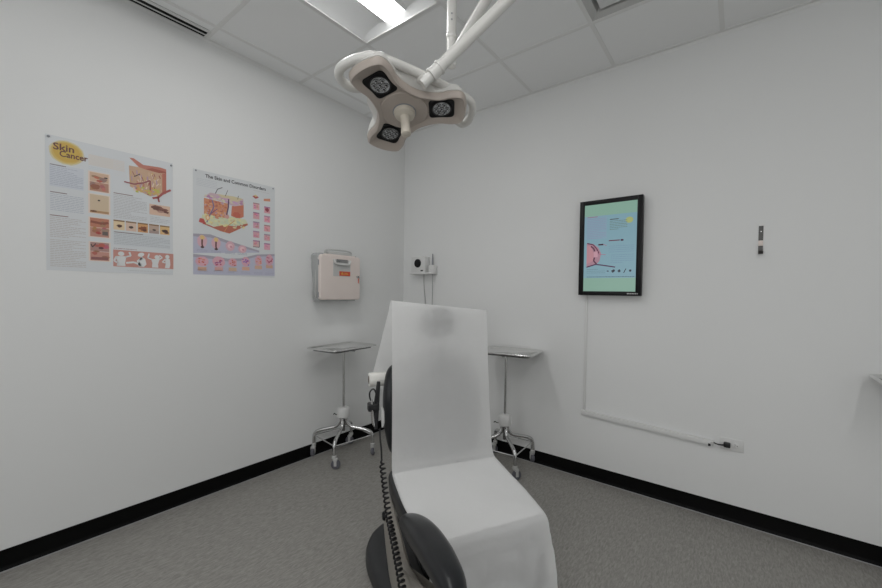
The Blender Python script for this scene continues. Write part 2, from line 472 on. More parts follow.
# the block of skin (top right)
A.poly([(-2.092, 1.985), (-1.935, 1.995), (-1.935, 1.868), (-2.0, 1.836), (-2.088, 1.872)], (198, 160, 128), 2)
A.poly([(-2.090, 2.028), (-2.072, 2.030), (-2.03, 2.005), (-1.955, 2.012), (-1.926, 2.008), (-1.926, 1.985), (-1.96, 1.978), (-2.02, 1.982), (-2.05, 1.988)], (190, 112, 92), 3)
A.poly([(-2.02, 1.985), (-1.96, 1.978), (-1.926, 1.986), (-1.928, 1.994), (-1.99, 1.998)], (164, 78, 58), 4)
A.poly([(-1.945, 1.978), (-1.926, 1.986), (-1.926, 1.868), (-1.945, 1.856)], (186, 102, 78), 3)
for k in range(70):
    a, b_ = random.uniform(-2.085, -1.95), random.uniform(1.868, 1.975)
    A.line([(a, b_), (a+random.uniform(-.012, .012), b_-random.uniform(.008, .028))], random.uniform(.002, .006), random.choice([(196, 120, 92), (214, 186, 150), (158, 70, 66), (206, 170, 96), (176, 140, 168), (222, 200, 176)]), 4+k*.03)
for k in range(26):
    A.ell(random.uniform(-2.06, -1.955), random.uniform(1.848, 1.885), .007, .006, random.choice([(206, 170, 80), (190, 190, 70), (214, 150, 90)]), 6+k*.02, n=10)
A.line([(-2.112, 1.892), (-2.07, 1.888), (-2.03, 1.905), (-2.0, 1.925)], .007, (152, 66, 78), 8)
A.line([(-2.0, 1.925), (-2.0, 1.87)], .006, (152, 66, 78), 8); A.line([(-2.07, 1.93), (-2.045, 1.95)], .004, (40, 30, 44), 8)
A.line([(-1.905, 1.893), (-1.94, 1.868), (-1.965, 1.838), (-1.99, 1.828)], .011, (170, 74, 70), 8); A.line([(-1.965, 1.838), (-1.96, 1.812)], .008, (160, 66, 70), 8)
A.lines(-2.155, 1.915, -2.095, 2.01, (206, 206, 208), lay=2)
# small inset
A.rect(-2.004, 1.735, -1.908, 1.795, (214, 178, 152), 2); A.ell(-1.955, 1.770, .040, .016, (132, 78, 64), 3, wob=.2, rot=-.25); A.ell(-1.975, 1.775, .018, .010, (104, 56, 44), 4, wob=.3); A.ell(-1.935, 1.762, .022, .008, (110, 56, 44), 4, wob=.3, rot=-.3); A.ell(-1.95, 1.758, .016, .006, (176, 132, 116), 5, wob=.3)
A.lines(-2.155, 1.690, -2.015, 1.830, (178, 178, 180), lay=2, head=(132, 104, 100)); A.lines(-2.0, 1.69, -1.91, 1.728, (178, 180, 184), lay=2)
cols = [(220, 194, 150), (212, 182, 160), (208, 150, 84), (186, 158, 138), (216, 176, 110)]
for i in range(5):
    a = -2.156+i*.0500; A.rect(a, 1.628, a+.045, 1.680, cols[i], 3); A.rect(a, 1.673, a+.045, 1.680, (136, 96, 40), 4)
    A.ell(a+.023, 1.649, (.011, .009, .018, .008, .013)[i], (.008, .007, .012, .005, .008)[i], [(78, 32, 18), (72, 44, 42), (138, 66, 20), (58, 36, 32), (60, 26, 18)][i], 5, wob=.25)
    if i in (2, 4): A.ell(a+.03, 1.64, .010, .006, (96, 44, 18), 6, wob=.3)
    if i == 3: A.rect(a, 1.628, a+.045, 1.644, (160, 138, 130), 4)
A.rect(-2.156, 1.545, -1.908, 1.622, (198, 203, 207), 2); A.lines(-2.154, 1.546, -1.910, 1.622, (172, 176, 180), lay=3, head=(120, 100, 100))
A.rect(-2.158, 1.430, -1.893, 1.520, (196, 132, 118), 2)
A.text('', .01, 0, 0, WHT) if False else None
A.lines(-2.156, 1.520, -2.06, 1.534, (150, 120, 114), lay=2)
# four pale silhouettes of people examining their skin
SIL = (212, 213, 213)
def person(cx, kind):
    if kind == 0:
        A.ell(cx, 1.500, .013, .012, SIL, 4); A.poly([(cx-.022, 1.486), (cx+.022, 1.488), (cx+.016, 1.45), (cx+.018, 1.434), (cx-.018, 1.434), (cx-.016, 1.455)], SIL, 4)
        A.line([(cx+.018, 1.484), (cx+.040, 1.492), (cx+.034, 1.512)], .008, SIL, 4); A.line([(cx-.02, 1.483), (cx-.028, 1.46), (cx-.012, 1.448)], .008, SIL, 4)
    if kind == 1:
        A.ell(cx, 1.502, .015, .011, SIL, 4, rot=.5); A.poly([(cx+.0, 1.492), (cx+.018, 1.480), (cx+.024, 1.45), (cx+.012, 1.434), (cx-.012, 1.436), (cx-.010, 1.462)], SIL, 4)
        A.line([(cx+.0, 1.442), (cx-.03, 1.458), (cx-.064, 1.452)], .010, SIL, 4); A.line([(cx+.005, 1.484), (cx-.016, 1.466), (cx-.006, 1.45)], .008, SIL, 4)
    if kind == 2:
        A.ell(cx+.010, 1.494, .012, .012, SIL, 4); A.poly([(cx-.018, 1.482), (cx+.022, 1.484), (cx+.014, 1.455), (cx+.016, 1.434), (cx-.014, 1.434), (cx-.012, 1.46)], SIL, 4)
        A.line([(cx-.014, 1.480), (cx-.032, 1.487), (cx-.026, 1.512)], .007, SIL, 4); A.line([(cx+.02, 1.482), (cx+.034, 1.494), (cx+.02, 1.506)], .007, SIL, 4)
    if kind == 3:
        A.ell(cx, 1.500, .010, .012, SIL, 4); A.poly([(cx-.012, 1.488), (cx+.012, 1.488), (cx+.014, 1.455), (cx+.010, 1.434), (cx-.012, 1.434), (cx-.008, 1.46)], SIL, 4)
        A.line([(cx-.01, 1.485), (cx-.024, 1.468), (cx-.006, 1.464)], .007, SIL, 4)
person(-2.126, 0); person(-2.042, 1); person(-1.980, 2); person(-1.922, 3)
A.lines(-2.10, 1.405, -1.90, 1.418, (190, 190, 190), lay=2)
r = thing('anatomy_poster', 'larger left poster titled Skin Cancer with a yellow oval and pink strip of figures', 'poster', (0, (y0+y1)/2, z0))
def pm1(a, b, h): return (.0012+h, a-(y0+y1)/2, b-z0)
A.build('sheet', lambda a, b, h: (.0012+h, a-(-2.147), b-1.396), M['print'], r, tone=ink)
pins = [(-2.388, 2.042), (-1.903, 2.037)]
for py, pz in pins:
    MB().lathe([(.0055, .001), (.0055, .004), (.003, .006), (.0005, .0065)], (0.003, py+2.147, pz-1.396), (1, 0, 0), 10).build('pin', M['grey'], r)

# second poster
A = Art()
y0, y1, z0, z1 = -1.793, -1.292, 1.405, 2.052
A.rect(y0, z0, y1, z1, (203, 206, 208), 1)
A.text('The Skin and Common Disorders', .030, -1.728, 2.014, (40, 38, 42), 4, width=.372)
A.lines(-1.775, 1.955, -1.66, 2.005, (186, 190, 196), lay=2, step=.010)
A.lines(-1.44, 1.99, -1.33, 2.006, (190, 186, 186), lay=2)
# skin block
A.poly([(-1.735, 1.885), (-1.60, 1.875), (-1.60, 1.785), (-1.655, 1.765), (-1.735, 1.785)], (206, 132, 88), 2)
A.poly([(-1.575, 1.865), (-1.502, 1.885), (-1.502, 1.805), (-1.54, 1.785), (-1.58, 1.80)], (200, 110, 76), 2)
A.poly([(-1.735, 1.893), (-1.70, 1.925), (-1.505, 1.925), (-1.502, 1.885), (-1.56, 1.865), (-1.62, 1.880)], (196, 168, 176), 3)
A.poly([(-1.66, 1.925), (-1.56, 1.930), (-1.505, 1.925), (-1.54, 1.900), (-1.62, 1.898)], (206, 192, 150), 4)
A.poly([(-1.745, 1.78), (-1.66, 1.765), (-1.58, 1.795), (-1.49, 1.79), (-1.475, 1.765), (-1.56, 1.712), (-1.68, 1.715), (-1.75, 1.74)], (204, 206, 170), 3)
A.poly([(-1.75, 1.735), (-1.68, 1.712), (-1.63, 1.730), (-1.56, 1.735), (-1.478, 1.765), (-1.474, 1.755), (-1.590, 1.682), (-1.64, 1.690), (-1.74, 1.722)], (184, 92, 60), 4)
for k in range(90):
    a, b_ = random.uniform(-1.728, -1.61), random.uniform(1.785, 1.88)
    A.ell(a, b_, random.uniform(.003, .009), random.uniform(.003, .008), random.choice([(214, 140, 88), (202, 114, 70), (220, 160, 110), (186, 96, 70), (190, 150, 160)]), 3+k*.01, n=9, wob=.2)
for k in range(60):
    a, b_ = random.uniform(-1.735, -1.50), random.uniform(1.725, 1.785)
    A.ell(a, b_, random.uniform(.005, .012), random.uniform(.004, .008), random.choice([(216, 214, 160), (196, 204, 170), (222, 210, 140), (206, 190, 140), (180, 196, 170)]), 5+k*.01, n=9, wob=.2)
for k in range(30):
    a = random.uniform(-1.72, -1.51); A.ell(a, random.uniform(1.885, 1.905), random.uniform(.008, .018), .006, random.choice([(176, 118, 164), (196, 150, 190), (206, 196, 170)]), 5+k*.01, n=9, wob=.3)
A.ell(-1.768+.02, 1.740, .016, .014, (190, 56, 40), 7, wob=.2); A.ell(-1.735, 1.729, .010, .009, (184, 46, 40), 7.2, wob=.2)
A.line([(-1.72, 1.735), (-1.70, 1.79), (-1.68, 1.84), (-1.69, 1.88)], .006, (96, 100, 150), 8); A.line([(-1.70, 1.79), (-1.66, 1.83)], .005, (130, 70, 120), 8)
A.line([(-1.595, 1.905), (-1.597, 1.85), (-1.607, 1.80)], .007, (86, 52, 96), 9); A.ell(-1.606, 1.792, .014, .016, (206, 150, 140), 8.8, wob=.1)
A.ell(-1.545, 1.81, .024, .020, (196, 84, 56), 8, wob=.15); A.ell(-1.715, 1.765, .012, .018, (218, 168, 110), 9); A.ell(-1.715, 1.765, .006, .010, (236, 210, 170), 9.3)
A.line([(-1.672, 1.925), (-1.660, 1.955), (-1.632, 1.972)], .004, (60, 56, 62), 9); A.line([(-1.615, 1.920), (-1.600, 1.962)], .003, (90, 86, 84), 9); A.line([(-1.54, 1.915), (-1.535, 1.94)], .003, (90, 86, 84), 9)
A.line([(-1.62, 1.69), (-1.60, 1.73), (-1.56, 1.77)], .004, (206, 140, 70), 9)
# two columns of little specimens
A.ell(-1.425, 1.957, .022, .014, (176, 56, 62), 4, n=4); A.ell(-1.425, 1.964, .012, .008, (212, 190, 120), 5, n=4); A.poly([(-1.37, 1.955), (-1.325, 1.965), (-1.325, 1.945), (-1.37, 1.94)], (206, 130, 90), 4)
for i in range(5):
    for j in range(2):
        a = -1.441+j*.074; b_ = 1.870-i*.0645-(.012 if j else 0)
        A.rect(a, b_, a+.042, b_+.046, skin((214, 158, 168), 8), 3); A.rect(a, b_+.038, a+.042, b_+.046, skin((160, 120, 140), 16), 4)
        for k in range(6): A.ell(a+random.uniform(.01, .032), b_+random.uniform(.008, .034), .006, .005, skin((206, 130, 146), 26), 5+k*.1, n=8)
        if (i, j) == (0, 1): A.ell(a+.02, b_+.024, .013, .013, (150, 40, 66), 7, wob=.2)
        if (i, j) == (4, 0): A.line([(a, b_), (a+.042, b_), (a+.042, b_+.046)], .004, (90, 60, 70), 7)
# lilac bands with lesion cross sections
LIL = (178, 178, 198)
A.poly([(-1.793, 1.655), (-1.70, 1.662), (-1.62, 1.640), (-1.50, 1.612), (-1.40, 1.590), (-1.40, 1.575), (-1.793, 1.535)], LIL, 2)
A.poly([(-1.793, 1.655), (-1.70, 1.662), (-1.62, 1.640), (-1.50, 1.612), (-1.40, 1.586), (-1.40, 1.578), (-1.52, 1.598), (-1.62, 1.622), (-1.70, 1.642), (-1.793, 1.638)], (160, 154, 168), 2.5)
A.poly([(-1.793, 1.53), (-1.70, 1.527), (-1.60, 1.517), (-1.52, 1.525), (-1.42, 1.560), (-1.292, 1.575), (-1.292, 1.418), (-1.793, 1.405)], LIL, 2)
A.poly([(-1.793, 1.53), (-1.70, 1.527), (-1.60, 1.517), (-1.52, 1.525), (-1.42, 1.560), (-1.292, 1.575), (-1.292, 1.56), (-1.42, 1.545), (-1.52, 1.507), (-1.60, 1.498), (-1.70, 1.508), (-1.793, 1.512)], (160, 154, 168), 2.5)
for i, a in enumerate((-1.745, -1.668, -1.585, -1.51)):
    zc = (1.615, 1.610, 1.600, 1.588)[i]
    A.ell(a, zc, .027, (.038, .036, .032, .026)[i], (212, 164, 176), 4, wob=.04)
    if i < 2: A.ell(a, zc+.022, .013, .014, (222, 186, 110), 5, wob=.1); A.line([(a, zc+.01), (a-.001, zc-.022), (a+.004, zc-.040)], .009, (104, 56, 40), 6); A.ell(a+.001, zc-.038, .010, .007, (76, 34, 40), 6.4)
    else: A.ell(a, zc, .015, .015, (230, 190, 196), 5); A.ell(a+.005, zc-.004, .008, .008, (206, 140, 156), 6)
    A.lines(a-.03, 1.545, a+.03, 1.566, (156, 158, 180), lay=3)
for i, a in enumerate((-1.745, -1.652, -1.570, -1.488, -1.405, -1.330)):
    zc = 1.488+(0, .004, .006, .016, .030, .040)[i]
    A.ell(a, zc, (.036, .036, .026, .028, .024, .026)[i], (.030, .034, .028, .032, .036, .040)[i], (212, 156, 170), 4, wob=.06)
    for k in range(10): A.ell(a+random.uniform(-.02, .02), zc+random.uniform(-.022, .018), .005, .005, random.choice([[(206, 90, 70), (222, 130, 100)], [(176, 40, 100), (150, 70, 140)], [(206, 116, 110), (196, 96, 80)], [(168, 46, 120), (150, 90, 180)], [(214, 120, 90), (226, 160, 130)], [(170, 30, 80), (190, 80, 120)]][i]), 5+k*.05, n=8)
    A.rect(a-.024, zc-.058, a+.024, zc-.034, skin((206, 160, 140), 8), 3); A.lines(a-.03, 1.425, a+.03, 1.442, (160, 160, 182), lay=3)
r = thing('anatomy_poster', 'right-hand poster titled The Skin and Common Disorders, nearer the sharps box', 'poster', (0, -1.543, 1.405))
A.build('sheet', lambda a, b, h: (.0012+h, a+1.543, b-1.405), M['print'], r, step=.0002, tone=ink)
for py, pz in ((-1.779, 2.043), (-1.306, 2.040)):
    MB().lathe([(.005, .001), (.005, .003), (.0028, .005), (.0005, .0055)], (0.003, py+1.543, pz-1.405), (1, 0, 0), 10).build('pin', M['grey'], r)

# ================================================================== SHARPS BOX on the left wall
r = thing('sharps_container', 'pale pink sharps container box with a red label on the left wall', 'sharps container', (0, -.805, 1.235))
# translucent grey body, tapering downwards, against the wall
m = MB()
def ring(y0, y1, x1, z, rr=.02):
    o = rrect(x1, y1-y0, rr, 4); return [(p.x+x1/2, p.y+(y0+y1)/2, z) for p in o]
m.loft([ring(-.185, .160, .085, .0), ring(-.190, .165, .090, .01), ring(-.206, .175, .10, .30), ring(-.210, .178, .10, .355), ring(-.195, .165, .09, .375)])
m.build('body', M['clear'], r)
m = MB()
for zz in (.06, .12, .18, .24, .30): pass
m.box((.0, -.205, .325), (.098, .19, .340), .003); m.box((.02, -.2, .02), (.026, -.188, .33), .002); m.box((.06, -.203, .02), (.066, -.19, .33), .002)
m.build('rib', M['lgrey'], r)
# pale pink door
m = MB(); out = rrect(.375, .355, .022, 5)
cushion(m, [Vector((p.x, p.y, 0)) for p in out], .035, .010, lambda a, b, h: (.092+h, a-.013, b+.187))
dr = m.build('door', M['pink'], r)
m = MB(); cushion(m, rrect(.300, .020, .008, 3), .012, .004, lambda a, b, h: (.096+h, a-.01, b+.362)); m.build('top_lip', M['pink'], r)
m = MB(); m.tube(spline([(.07, -.125, .372), (.075, -.115, .405), (.08, 0, .412), (.075, .11, .405), (.07, .12, .372)], 6, False), .006, 8)
m.build('lid_bail', M['lgrey'], r)
m = MB(); m.box((.06, -.115, .368), (.105, .10, .395), .006); m.build('lid', M['lgrey'], r)
m = MB(); m.box((.1265, -.088, .198), (.1285, .072, .33), .0); m.build('recess_panel', M['lgrey'], dr)
m = MB(); m.tube(spline([(.130, -.086, .330), (.140, -.070, .300), (.142, -.009, .294), (.140, .052, .300), (.130, .068, .328)], 6, False), .008, 8); m.build('drop_handle', M['white'], dr)
MB().box((.128, -.060, .308), (.131, .045, .334), .001).build('drop_slot', M['dsteel'], dr)
lb = MB().box((.1285, -.033, .203), (.1296, .070, .239), .0).build('warning_label', M['red'], dr, smooth=False); lb['label'] = 'red warning label'
g = MB()
for k in range(3):
    a = radians(90+120*k); c = Vector((.1298, -.006+.006*cos(a), .221+.006*sin(a)))
    g.lathe([(.007, 0), (.007, .0004)], c, (1, 0, 0), 10)
g.box((.1298, .012, .214), (.1302, .052, .219)).box((.1298, .012, .223), (.1302, .046, .228))
g.build('warning_print', M['gold'], lb)
MB().lathe([(.010, 0), (.010, .010), (.007, .013), (.001, .014)], (.127, .145, .200), (1, 0, 0), 14).build('lock', M['dsteel'], dr)
kk = MB().box((.128, .150, .148), (.1295, .158, .188)).build('key_tab', M['red'], dr)
for zc in (.30, .05):
    MB().tube([(.102, -.200, zc-.02), (.102, -.200, zc+.02)], .006, 8).build('hinge', M['grey'], dr)

# ================================================================== small wall unit on the back wall
r = thing('electrosurgery_unit', 'small white wall unit with a round black disc and two hanging cords', 'medical device', (.26, 0, 1.484))
MB().box((-.085, -.075, .012), (.092, -.001, .168), .008).build('housing', M['white'], r)
MB().box((-.095, -.088, 0), (.185, -.001, .016), .005).build('shelf', M['white'], r)
MB().lathe([(.040, 0), (.040, .008), (.036, .012), (.001, .013)], (.004, -.074, .104), (0, -1, 0), 28).build('dial', M['blackg'], r)
MB().box((.04, -.0765, .028), (.07, -.0740, .040), .001).build('connector', M['black'], r)
MB().box((.115, -.055, .0), (.185, -.001, .085), .01).build('holster', M['white'], r)
MB().tube([(.150, -.032, .08), (.150, -.032, .125), (.150, -.032, .19)], [.009, .0075, .005], 10).build('handpiece', M['grey'], r)
MB().tube(spline([(.062, -.05, .01), (.064, -.05, -.10), (.070, -.03, -.28), (.078, -.02, -.42), (.11, -.012, -.50), (.14, -.02, -.43), (.150, -.03, -.25), (.160, -.04, -.10), (.158, -.04, .0)], 8, False), .0028, 6).build('cord', M['cord'], r)
MB().tube(spline([(.045, -.04, .01), (.045, -.03, -.15), (.050, -.012, -.40), (.052, -.008, -.75)], 8, False), .0022, 6).build('cord', M['lgrey'], r)

# ================================================================== MONITOR
mx, mz = 2.008, 1.64
r = thing('wall_monitor', 'black framed portrait monitor lit with an information page on the back wall', 'monitor', (mx, 0, mz))
W2, H2 = .2055, .327
m = MB()
b0, b1 = .022, .030
for lo, hi in (((-W2, -.062, -H2), (-W2+.034, -.018, H2)), ((W2-.034, -.062, -H2), (W2, -.018, H2)), ((-W2+.034, -.062, H2-.030), (W2-.034, -.018, H2)), ((-W2+.034, -.062, -H2), (W2-.034, -.018, -H2+.028))):
    m.box(lo, hi, .003)
m.build('bezel', M['blackg'], r)
MB().box((-W2+.004, -.055, -H2+.004), (W2-.004, -.016, H2-.004), .004).box((-.1, -.02, -.12), (.1, -.001, .12), .002).build('back_case', M['black'], r)
A = Art()
sx0, sx1, sz0, sz1 = 1.832, 2.186, 1.340, 1.938
A.rect(sx0, sz0, sx1, sz1, (150, 190, 172), 1)
A.rect(sx0, 1.432, sx1, 1.858, (142, 182, 196), 2)
A.rect(sx0, 1.70, 1.99, 1.858, (146, 180, 198), 2.2)
A.lines(1.856, 1.70, 1.985, 1.862, (158, 160, 190), step=.012, th=.0035, lay=3, head=(168, 120, 140))
A.lines(2.008, 1.755, 2.12, 1.835, (120, 146, 140), step=.011, th=.004, lay=3, head=(84, 84, 80))
A.ell(2.132, 1.812, .024, .020, (184, 196, 128), 2.6)
A.lines(2.005, 1.60, 2.165, 1.655, (130, 160, 186), step=.013, th=.003, lay=3)
A.lines(2.02, 1.53, 2.165, 1.595, (130, 160, 186), step=.013, th=.003, lay=3)
A.rect(2.004, 1.680, 2.075, 1.687, (110, 60, 80), 3); A.rect(2.08, 1.677, 2.098, 1.689, (70, 30, 60), 3)
A.poly([(1.856, 1.676), (1.90, 1.668), (1.935, 1.640), (1.955, 1.600), (1.945, 1.55), (1.925, 1.527), (1.856, 1.508)], (186, 142, 158), 3)
A.poly([(1.856, 1.660), (1.885, 1.65), (1.905, 1.60), (1.90, 1.55), (1.856, 1.53)], (206, 150, 160), 4)
A.line([(1.858, 1.674), (1.90, 1.662), (1.925, 1.632), (1.94, 1.60)], .008, (110, 60, 84), 5); A.line([(1.885, 1.652), (1.905, 1.635), (1.915, 1.60), (1.905, 1.55), (1.925, 1.528)], .010, (96, 54, 76), 5)
A.rect(1.905, 1.575, 1.932, 1.615, (216, 166, 180), 6)
A.line([(1.856, 1.508), (1.92, 1.526), (1.96, 1.520), (2.05, 1.504)], .008, (84, 50, 84), 6); A.rect(1.935, 1.655, 1.968, 1.665, (60, 26, 50), 6); A.line([(1.968, 1.66), (1.99, 1.652)], .003, (190, 90, 120), 6)
A.line([(1.94, 1.594), (1.985, 1.590)], .003, (190, 100, 130), 6)
for k, (a, w_, h_) in enumerate(((2.002, .012, .006), (2.037, .018, .014), (2.075, .016, .014), (2.110, .008, .014), (2.145, .012, .013))):
    if k == 3: A.line([(a-.006, 1.464), (a+.008, 1.492)], .005, (40, 44, 54), 3)
    else: A.ell(a, 1.478, w_*.6, h_*.7, (44, 50, 64), 3, wob=.25, n=12)
A.lines(1.858, 1.458, 1.985, 1.50, (120, 150, 160), step=.012, th=.003, lay=3); A.lines(1.86, 1.436, 2.175, 1.449, (90, 120, 130), step=.012, th=.004, lay=3)
A.build('screen', lambda a, b, h: (a-mx, -.0565-h, b-mz), M['screen'], r)
M['logo'] = mat('silver_print', (.45, .45, .45), .4)
g = MB()
for k in range(7): g.box((W2-.085+k*.010, -.0626, -H2+.010), (W2-.085+k*.010+(.007 if k else .009), -.0618, -H2+.018))
g.build('badge', M['logo'], r, smooth=False)

# ================================================================== cable raceways, outlet, plug
r = thing('cable_raceway', 'thin vertical white cable raceway running down from the monitor', 'cable raceway', (1.845, 0, .49))
MB().box((-.009, -.010, -.002), (.009, -.0005, .835), .002).build('cover', M['white'], r)
r = thing('cable_raceway', 'horizontal white cable raceway running along the back wall to the outlet', 'cable raceway', (1.828, 0, .473), 0)
m = MB(); mt = Matrix.Rotation(math.atan2(.034, .798), 4, 'Y')
m.box((0, -.020, -.017), (.80, -.0005, .017), .004, 2, mt); m.build('cover', M['white'], r)
m = MB(); m.box((.785, -.0215, -.012), (.801, -.004, .010), .003, 2, mt); m.build('end_cap', M['lgrey'], r)
MB().box((.772, -.0225, -.052), (.786, -.008, -.036), .003).build('cable_clip', M['black'], r)
ox, oz = 2.716, .450
r = thing('wall_outlet', 'white double outlet plate on the back wall at the end of the raceway', 'outlet', (ox, 0, oz))
MB().box((-.057, -.006, -.035), (.057, -.0005, .035), .0025).build('plate', M['white'], r)
for s in (-1, 1):
    k = MB().lathe([(.0165, 0), (.0165, .002), (.0150, .0028), (.0005, .003)], (s*.0195, -.006, 0), (0, -1, 0), 20).build('socket', M['white'], r)
    MB().box((s*.0195-.007, -.0094, .004), (s*.0195+.001, -.0088, .0062)).box((s*.0195-.007, -.0094, -.0062), (s*.0195-.001, -.0088, -.004)).lathe([(.0026, 0), (.0026, .0006)], (s*.0195+.007, -.0088, 0), (0, -1, 0), 10).build('slot', M['black'], k, smooth=False)
MB().lathe([(.003, 0), (.003, .0012)], (0, -.006, 0), (0, -1, 0), 10).build('screw', M['lgrey'], r)
r = thing('power_plug', 'black power plug in the left socket of the wall outlet', 'plug', (ox-.0195, 0, oz))
MB().box((-.020, -.038, -.013), (.014, -.0095, .015), .006, 3).build('plug_body', M['black'], r)
MB().tube(spline([(-.016, -.028, -.002), (-.045, -.026, -.006), (-.070, -.015, -.004), (-.085, -.011, -.006)], 6, False), [.0045]*7+[.0032]*12, 8).build('cord', M['black'], r)

# ================================================================== hook on the back wall
r = thing('wall_hook', 'narrow metal strap hook screwed to the back wall right of the monitor', 'hook', (2.819, 0, 1.635))
m = MB(); prof = spline([(0, -.002, .082), (0, -.0025, .02), (0, -.003, -.03), (0, -.006, -.055), (0, -.016, -.074), (0, -.032, -.076), (0, -.042, -.062)], 5, False)
hwid = .0105
A0 = []
for p in prof:
    A0.append([(-hwid, p.y-.0015, p.z), (hwid, p.y-.0015, p.z), (hwid, p.y+.0015, p.z), (-hwid, p.y+.0015, p.z)])
m.loft(A0); m.build('strap', M['hook'], r)
kk = MB().box((-hwid-.0003, -.0075, -.030), (hwid+.0003, -.004, .0), .001).build('pad', M['pink'], r)
MB().lathe([(.004, 0), (.003, .002), (.0005, .0025)], (0, -.0042, .05), (0, -1, 0), 10).build('screw', M['chrome'], r)

# ================================================================== INSTRUMENT STANDS (Mayo stands)
def stand_parts(r, tray_rot, tray_off, rot, zt=.885):
    """r: Empty on the floor. Parts: pole, collar, 4 legs (> caster), brace, tray_support, tray"""
    MB().tube([(0, 0, .36), (0, 0, zt-.03)], .0095, 14).build('pole', M['chrome'], r)
    MB().lathe([(.020, .312), (.047, .314), (.049, .322), (.048, .366), (.045, .384), (.038, .392), (.010, .394)], n=26).build('collar', M['white'], r)
    MB().tube(spline([(-.040, -.02, .322), (-.056, -.030, .326), (-.068, -.036, .334), (-.074, -.040, .324)], 5, False), .0035, 8).build('release_lever', M['black'], r)
    rad = .233
    MB().lathe([(.012, .20), (.014, .21), (.014, .295), (.008, .296)], n=16).build('hub', M['dsteel'], r)
    corners = []
    for k in range(4):
        a = radians(45+90*k)+rot; d = Vector((cos(a), sin(a), 0)); corners.append(d)
        path = spline([d*.020+Vector((0, 0, .300)), d*.028+Vector((0, 0, .270)), d*.060+Vector((0, 0, .236)), d*.110+Vector((0, 0, .222)), d*.180+Vector((0, 0, .206)), d*.218+Vector((0, 0, .186)), d*.232+Vector((0, 0, .150)), d*.233+Vector((0, 0, .085))], 6, False)
        lg = MB().tube(path, .0132, 14).build('leg', M['chrome'], r)
        c = MB(); p = d*.233; s = Vector((-d.y, d.x, 0))
        c.lathe([(.013, .074), (.017, .078), (.017, .098), (.013, .102)], (p.x, p.y, 0), n=14)
        q = p+s*.012
        mt = Matrix.Translation(q) @ Matrix.Rotation(math.atan2(s.y, s.x), 4, 'Z')
        c.box((-.018, -.017, .060), (.014, .017, .080), .006, 2, mt)
        for e in (-1, 1): c.box((-.010, e*.0145-.0015, .024), (.010, e*.0145+.0015, .066), .001, 1, mt)
        c.build('caster_fork', M['lgrey'], lg)
        ax = mt.to_3x3() @ Vector((0, 1, 0)); ct = mt @ Vector((0, 0, .0345))
        MB().lathe([(.010, -.0110), (.030, -.0110), (.0335, -.007), (.0345, 0), (.0335, .007), (.030, .0110), (.010, .0110)], ct, ax, 20).build('wheel', M['tyre'], lg)
    pts = [d*.228 + Vector((0, 0, .165)) for d in corners]
    b = MB()
    for i in range(4): b.tube([pts[i], pts[(i+1) % 4]], .0042, 8)
    b.build('brace', M['chrome'], r)
    # tray support: a rod frame under the tray
    rm = Matrix.Rotation(tray_rot, 4, 'Z'); off = Vector((*tray_off, 0))
    def f(x, y, z): return rm @ Vector((x, y, 0)) + off + Vector((0, 0, z))
    sp = [f(p.x, p.y, zt-.021) for p in rrect(.25, .38, .03, 4)]
    b = MB().tube(sp, .0045, 8, closed=True)
    b.tube([f(-.125, 0, zt-.028), f(.125, 0, zt-.028)], .006, 8)
    b.tube([Vector((0, 0, zt-.045)), Vector((0, 0, zt-.024))], .014, 12)
    b.build('tray_support', M['dsteel'], r)
    m = MB(); o = rrect(.325, .452, .045, 6)
    L = [(inset(o, .034), -.014), (inset(o, .020), -.009), (inset(o, .014), -.003), (inset(o, .003), -.0100), (inset(o, -.001), -.008), (inset(o, -.002), -.002), (inset(o, .001), .0020), (inset(o, .008), .0030), (inset(o, .015), .0005), (inset(o, .021), -.006), (inset(o, .033), -.0125)]
    m.loft([[f(p.x, p.y, zt+h) for p in lp] for lp, h in L]); m.build('tray', M['steel'], r, ang=60)

r = thing('instrument_stand', 'wheeled chrome instrument stand with steel tray under the sharps box, left of the chair', 'instrument stand', (.188, -.833, 0), 0, 'rolling instrument stands')
stand_parts(r, radians(7), (.030, -.030), radians(-7))
r = thing('instrument_stand', 'wheeled chrome instrument stand with steel tray right of the chair', 'instrument stand', (1.300, -.190, 0), 0, 'rolling instrument stands')
stand_parts(r, radians(98), (.030, -.008), radians(4))
r = thing('instrument_stand', 'instrument stand whose tray corner pokes in at the right edge of the photo', 'instrument stand', (3.540, -.195, 0), 0, 'rolling instrument stands')
stand_parts(r, radians(90), (-.065, 0), radians(0), zt=.948)
MB().box((-.25, -.115, .9355), (.12, .115, .9375), .001).build('tray_dark_reflection', M['black'], r)  # black sheet standing in for the dark reflection in the tray steel

# ================================================================== EXAMINATION CHAIR
CO = (1.575, -1.26, 0); CR = radians(58)
def c(u, v, z): return Vector((u, -v, z))
ch = thing('examination_chair', 'black reclining examination chair in the middle of the room under white paper', 'examination chair', CO, CR)
# base plate: low rounded charcoal cover on the floor
def plan(k, n=56, vc=.06, a=.365, b_=.40):
    out = []
    for i in range(n):
        t = 2*pi*i/n; x = math.copysign(abs(cos(t))**.8, cos(t))*a; y = math.copysign(abs(sin(t))**.8, sin(t))*b_
        # back end broader than the front
        x *= (1-.16*(y/b_+.2))
        out.append((x*k, vc+y*k))
    return out
m = MB(); m.loft([[c(u, v, z) for u, v in plan(k)] for k, z in ((.96, 0), (1.0, .012), (1.0, .045), (.975, .072), (.93, .086), (.80, .094))]); m.build('base', M['darkgrey'], ch)
m = MB(); m.loft([[c(u*.86, v, z) for u, v in plan(k)] for k, z in ((.76, .088), (.75, .115), (.70, .150), (.58, .20), (.50, .27), (.48, .34), (.40, .37))]); m.build('column', M['darkgrey'], ch)
